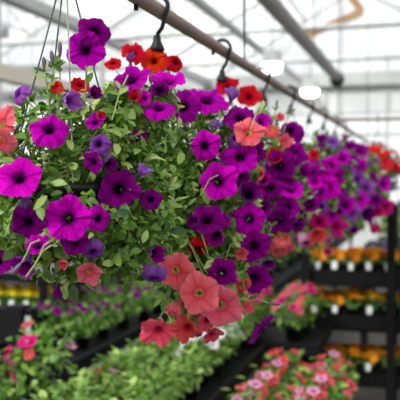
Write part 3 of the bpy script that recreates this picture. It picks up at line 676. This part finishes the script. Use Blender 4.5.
# marigold rack
D = 5.3
rx0, ry = P(303, 280, 5.35).x, P(350, 280, 5.3).y
rx1 = rx0 + 1.55
rack = empty('plant_rack', ((rx0+rx1)/2, ry+.2, 0), 'black three tier rack filled with orange and yellow marigold pots', 'rack'); off = rack.location
tiers = (.28, .66, .95)
for z in tiers:
    q = MB(); q.box((rx0, ry, z-.03), (rx1, ry+.42, z)); q.box((rx0, ry-.015, z-.06), (rx1, ry, z+.035)); q.box((rx0, ry+.42, z-.06), (rx1, ry+.435, z+.035))
    q.build('shelf', BLACKM, rack, off=off, smooth=False)
px391 = P(391, 280, 5.2).x
for x in (rx0+.02, px391, rx1-.02):
    for y in (ry-.035, ry+.455):
        h = 1.42 if x == px391 else 1.1
        q = MB(); q.box((x-.028, y-.02, 0), (x+.028, y+.02, h)); q.build('post', BLACKM, rack, off=off, smooth=False)
q = MB()
for z in (.36, .5, .72, .82): q.box((rx0, ry+.44, z), (rx1, ry+.452, z+.05))
q.build('back_rail', BLACKM, rack, off=off, smooth=False)
po = plant_proto('marigold_pot', .052, .085, 70, .03, LEAFD, ('pom', [PO, PO, PG], 10, .033), potr=.045, poth=.065, tagp=True)
pgd = plant_proto('marigold_pot', .055, .11, 70, .03, LEAFD, ('pom', [PG, PY, PG], 12, .035), potr=.045, poth=.065, tagp=True)
pow_ = plant_proto('marigold_pot', .052, .085, 70, .03, LEAFD, ('pom', [PO, PO, PG], 10, .034), potr=.045, poth=.065, tagp=False)
sp = .118
for ti, (z, tn_) in enumerate(zip(tiers, ('bottom', 'middle', 'top'))):
    n = int((rx1-rx0-.1)/sp)
    for rowi in range(2):
        for k in range(n):
            x = rx0+.08+k*sp; y = ry+.10+rowi*.16
            if ti == 1 and 3 <= k <= 6: pr, what = pgd, 'yellow marigold'
            elif k % 2: pr, what = po, 'orange marigold with white tag'
            else: pr, what = (po if ti == 2 else pow_), 'orange marigold' + (' with white tag' if ti == 2 else '')
            place(pr, Vector((x, y, z)), '%s, %s %s of the rack\'s %s shelf' % (what, ORD[min(k, 15)], ('in front', 'behind')[rowi], tn_), 'potted plant', 'marigold pots on the %s shelf of the rack' % tn_, U_(-.2, .2), U_(.92, 1.08))

# row of violet packs and white pots on benches behind the rack
bz = .88
bench('plant_bench', 'dark bench behind the marigold rack with a violet flowered row', -.55, 1.6, 6.75+.2, 7.45, bz, lip=.03)
pv = plant_proto('violet_pot', .06, .09, 60, .03, LEAFD, ('pom', [PV], 9, .022), potr=.045, poth=.06)
for k in range(16): place(pv, Vector((-.46+k*.13, 7.08, bz)), 'violet flowered pot, %s from the left on the bench behind the rack' % ORD[k], 'potted plant', 'violet pots behind the rack', U_(0, 6))
bench('plant_bench', 'far dark bench carrying white pots', -.6, 2.0, 8.6, 9.4, .86, lip=.02)
pw = plant_proto('white_potted_plant', .1, .25, 110, .05, LEAFD, ('pet', 'YY', 2, .04), pot='w', potr=.085, poth=.14)
for k in range(10): place(pw, Vector((-.42+k*.25, 8.85, .86)), 'leafy plant in a white pot, %s from the left on the far bench' % ORD[k], 'potted plant', 'white potted plants on the far bench', U_(0, 6), U_(.9, 1.1))
# tall dark shrubs at the right end behind the rack
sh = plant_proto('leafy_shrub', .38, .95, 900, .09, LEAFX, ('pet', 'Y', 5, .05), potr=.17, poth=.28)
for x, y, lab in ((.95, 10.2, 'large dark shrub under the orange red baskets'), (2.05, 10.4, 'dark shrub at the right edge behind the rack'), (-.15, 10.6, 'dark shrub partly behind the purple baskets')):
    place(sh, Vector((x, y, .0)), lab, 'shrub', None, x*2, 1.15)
# left rack with a grey topped shelf and yellow marigolds
lx = P(18, 350, 3.7)
lr = empty('support_post', (lx.x, lx.y, 0), 'stout black post with a thick crossbar at the lower left edge', 'post'); off = lr.location
q = MB(); q.box((lx.x-.04, lx.y-.04, 0), (lx.x+.04, lx.y+.04, EYE-(305-178)/800*3.7)); q.build('post', BLACKM, lr, off=off, smooth=False)
zt = EYE-(308-178)/800*3.7
q = MB(); q.box((lx.x-.6, lx.y-.02, zt-.15), (lx.x+.075, lx.y+.06, zt)); q.build('crossbar', BLACKM, lr, off=off, smooth=False)
q = MB(); q.box((lx.x+.05, lx.y-.025, zt-.13), (lx.x+.078, lx.y-.02, zt-.03)); o = q.build('bracket_plate', ALU, lr, off=off, smooth=False); o['label'] = 'pale metal bracket plate'
s1 = P(28, 275, 5.2)
lr = empty('plant_rack', (s1.x-.5, s1.y, 0), 'dark rack with a grey shelf over yellow marigolds at the left', 'rack'); off = lr.location
q = MB(); q.box((s1.x-1.3, s1.y-.3, .99), (s1.x+.28, s1.y+.3, 1.02)); q.build('shelf', STEELG, lr, off=off, smooth=False)
q = MB(); q.box((s1.x-1.3, s1.y-.32, .97), (s1.x+.28, s1.y-.3, 1.02)); q.build('shelf_edge', BLACKM, lr, off=off, smooth=False)
for dx in (-.95, .25):
    for dy in (-.28, .28): q = MB(); q.box((s1.x+dx-.02, s1.y+dy-.02, 0), (s1.x+dx+.02, s1.y+dy+.02, .99)); q.build('post', BLACKM, lr, off=off, smooth=False)
s2 = P(35, 312, 5.0)
q = MB(); q.box((s1.x-1.3, s1.y-.3, s2.z-.04), (s1.x+.28, s1.y+.3, s2.z)); q.build('shelf', BLACKM, lr, off=off, smooth=False)
py_ = plant_proto('marigold_pot', .055, .1, 70, .03, LEAFD, ('pom', [PY, PY, PG], 9, .032), potr=.045, poth=.05, tagp=True)
for k in range(6): place(py_, Vector((s1.x-.28+k*.1, s1.y-.2, s2.z)), 'yellow marigold pot, %s from the left under the grey shelf at left' % ORD[k], 'potted plant', 'yellow marigolds on the left rack', 0)

# far benches with rows of green plants
for bi, (x0, x1, lab) in enumerate(((-1.65, -1.1, 'far bench under the baskets'), (-3.9, -2.44, 'far bench behind the petunias'), (-6.2, -4.3, 'distant left bench'))):
    y0, y1 = ((5.9, 13), (6.3, 14.5), (5.2, 14.5))[bi]
    bench('plant_bench', 'dark ' + lab, x0, x1, y0, y1, .74, ny=3)
    nx = int((x1-x0)/.42)+1 if bi else 2; ny = int((y1-y0)/.55)
    for r in range(ny):
        for k in range(nx):
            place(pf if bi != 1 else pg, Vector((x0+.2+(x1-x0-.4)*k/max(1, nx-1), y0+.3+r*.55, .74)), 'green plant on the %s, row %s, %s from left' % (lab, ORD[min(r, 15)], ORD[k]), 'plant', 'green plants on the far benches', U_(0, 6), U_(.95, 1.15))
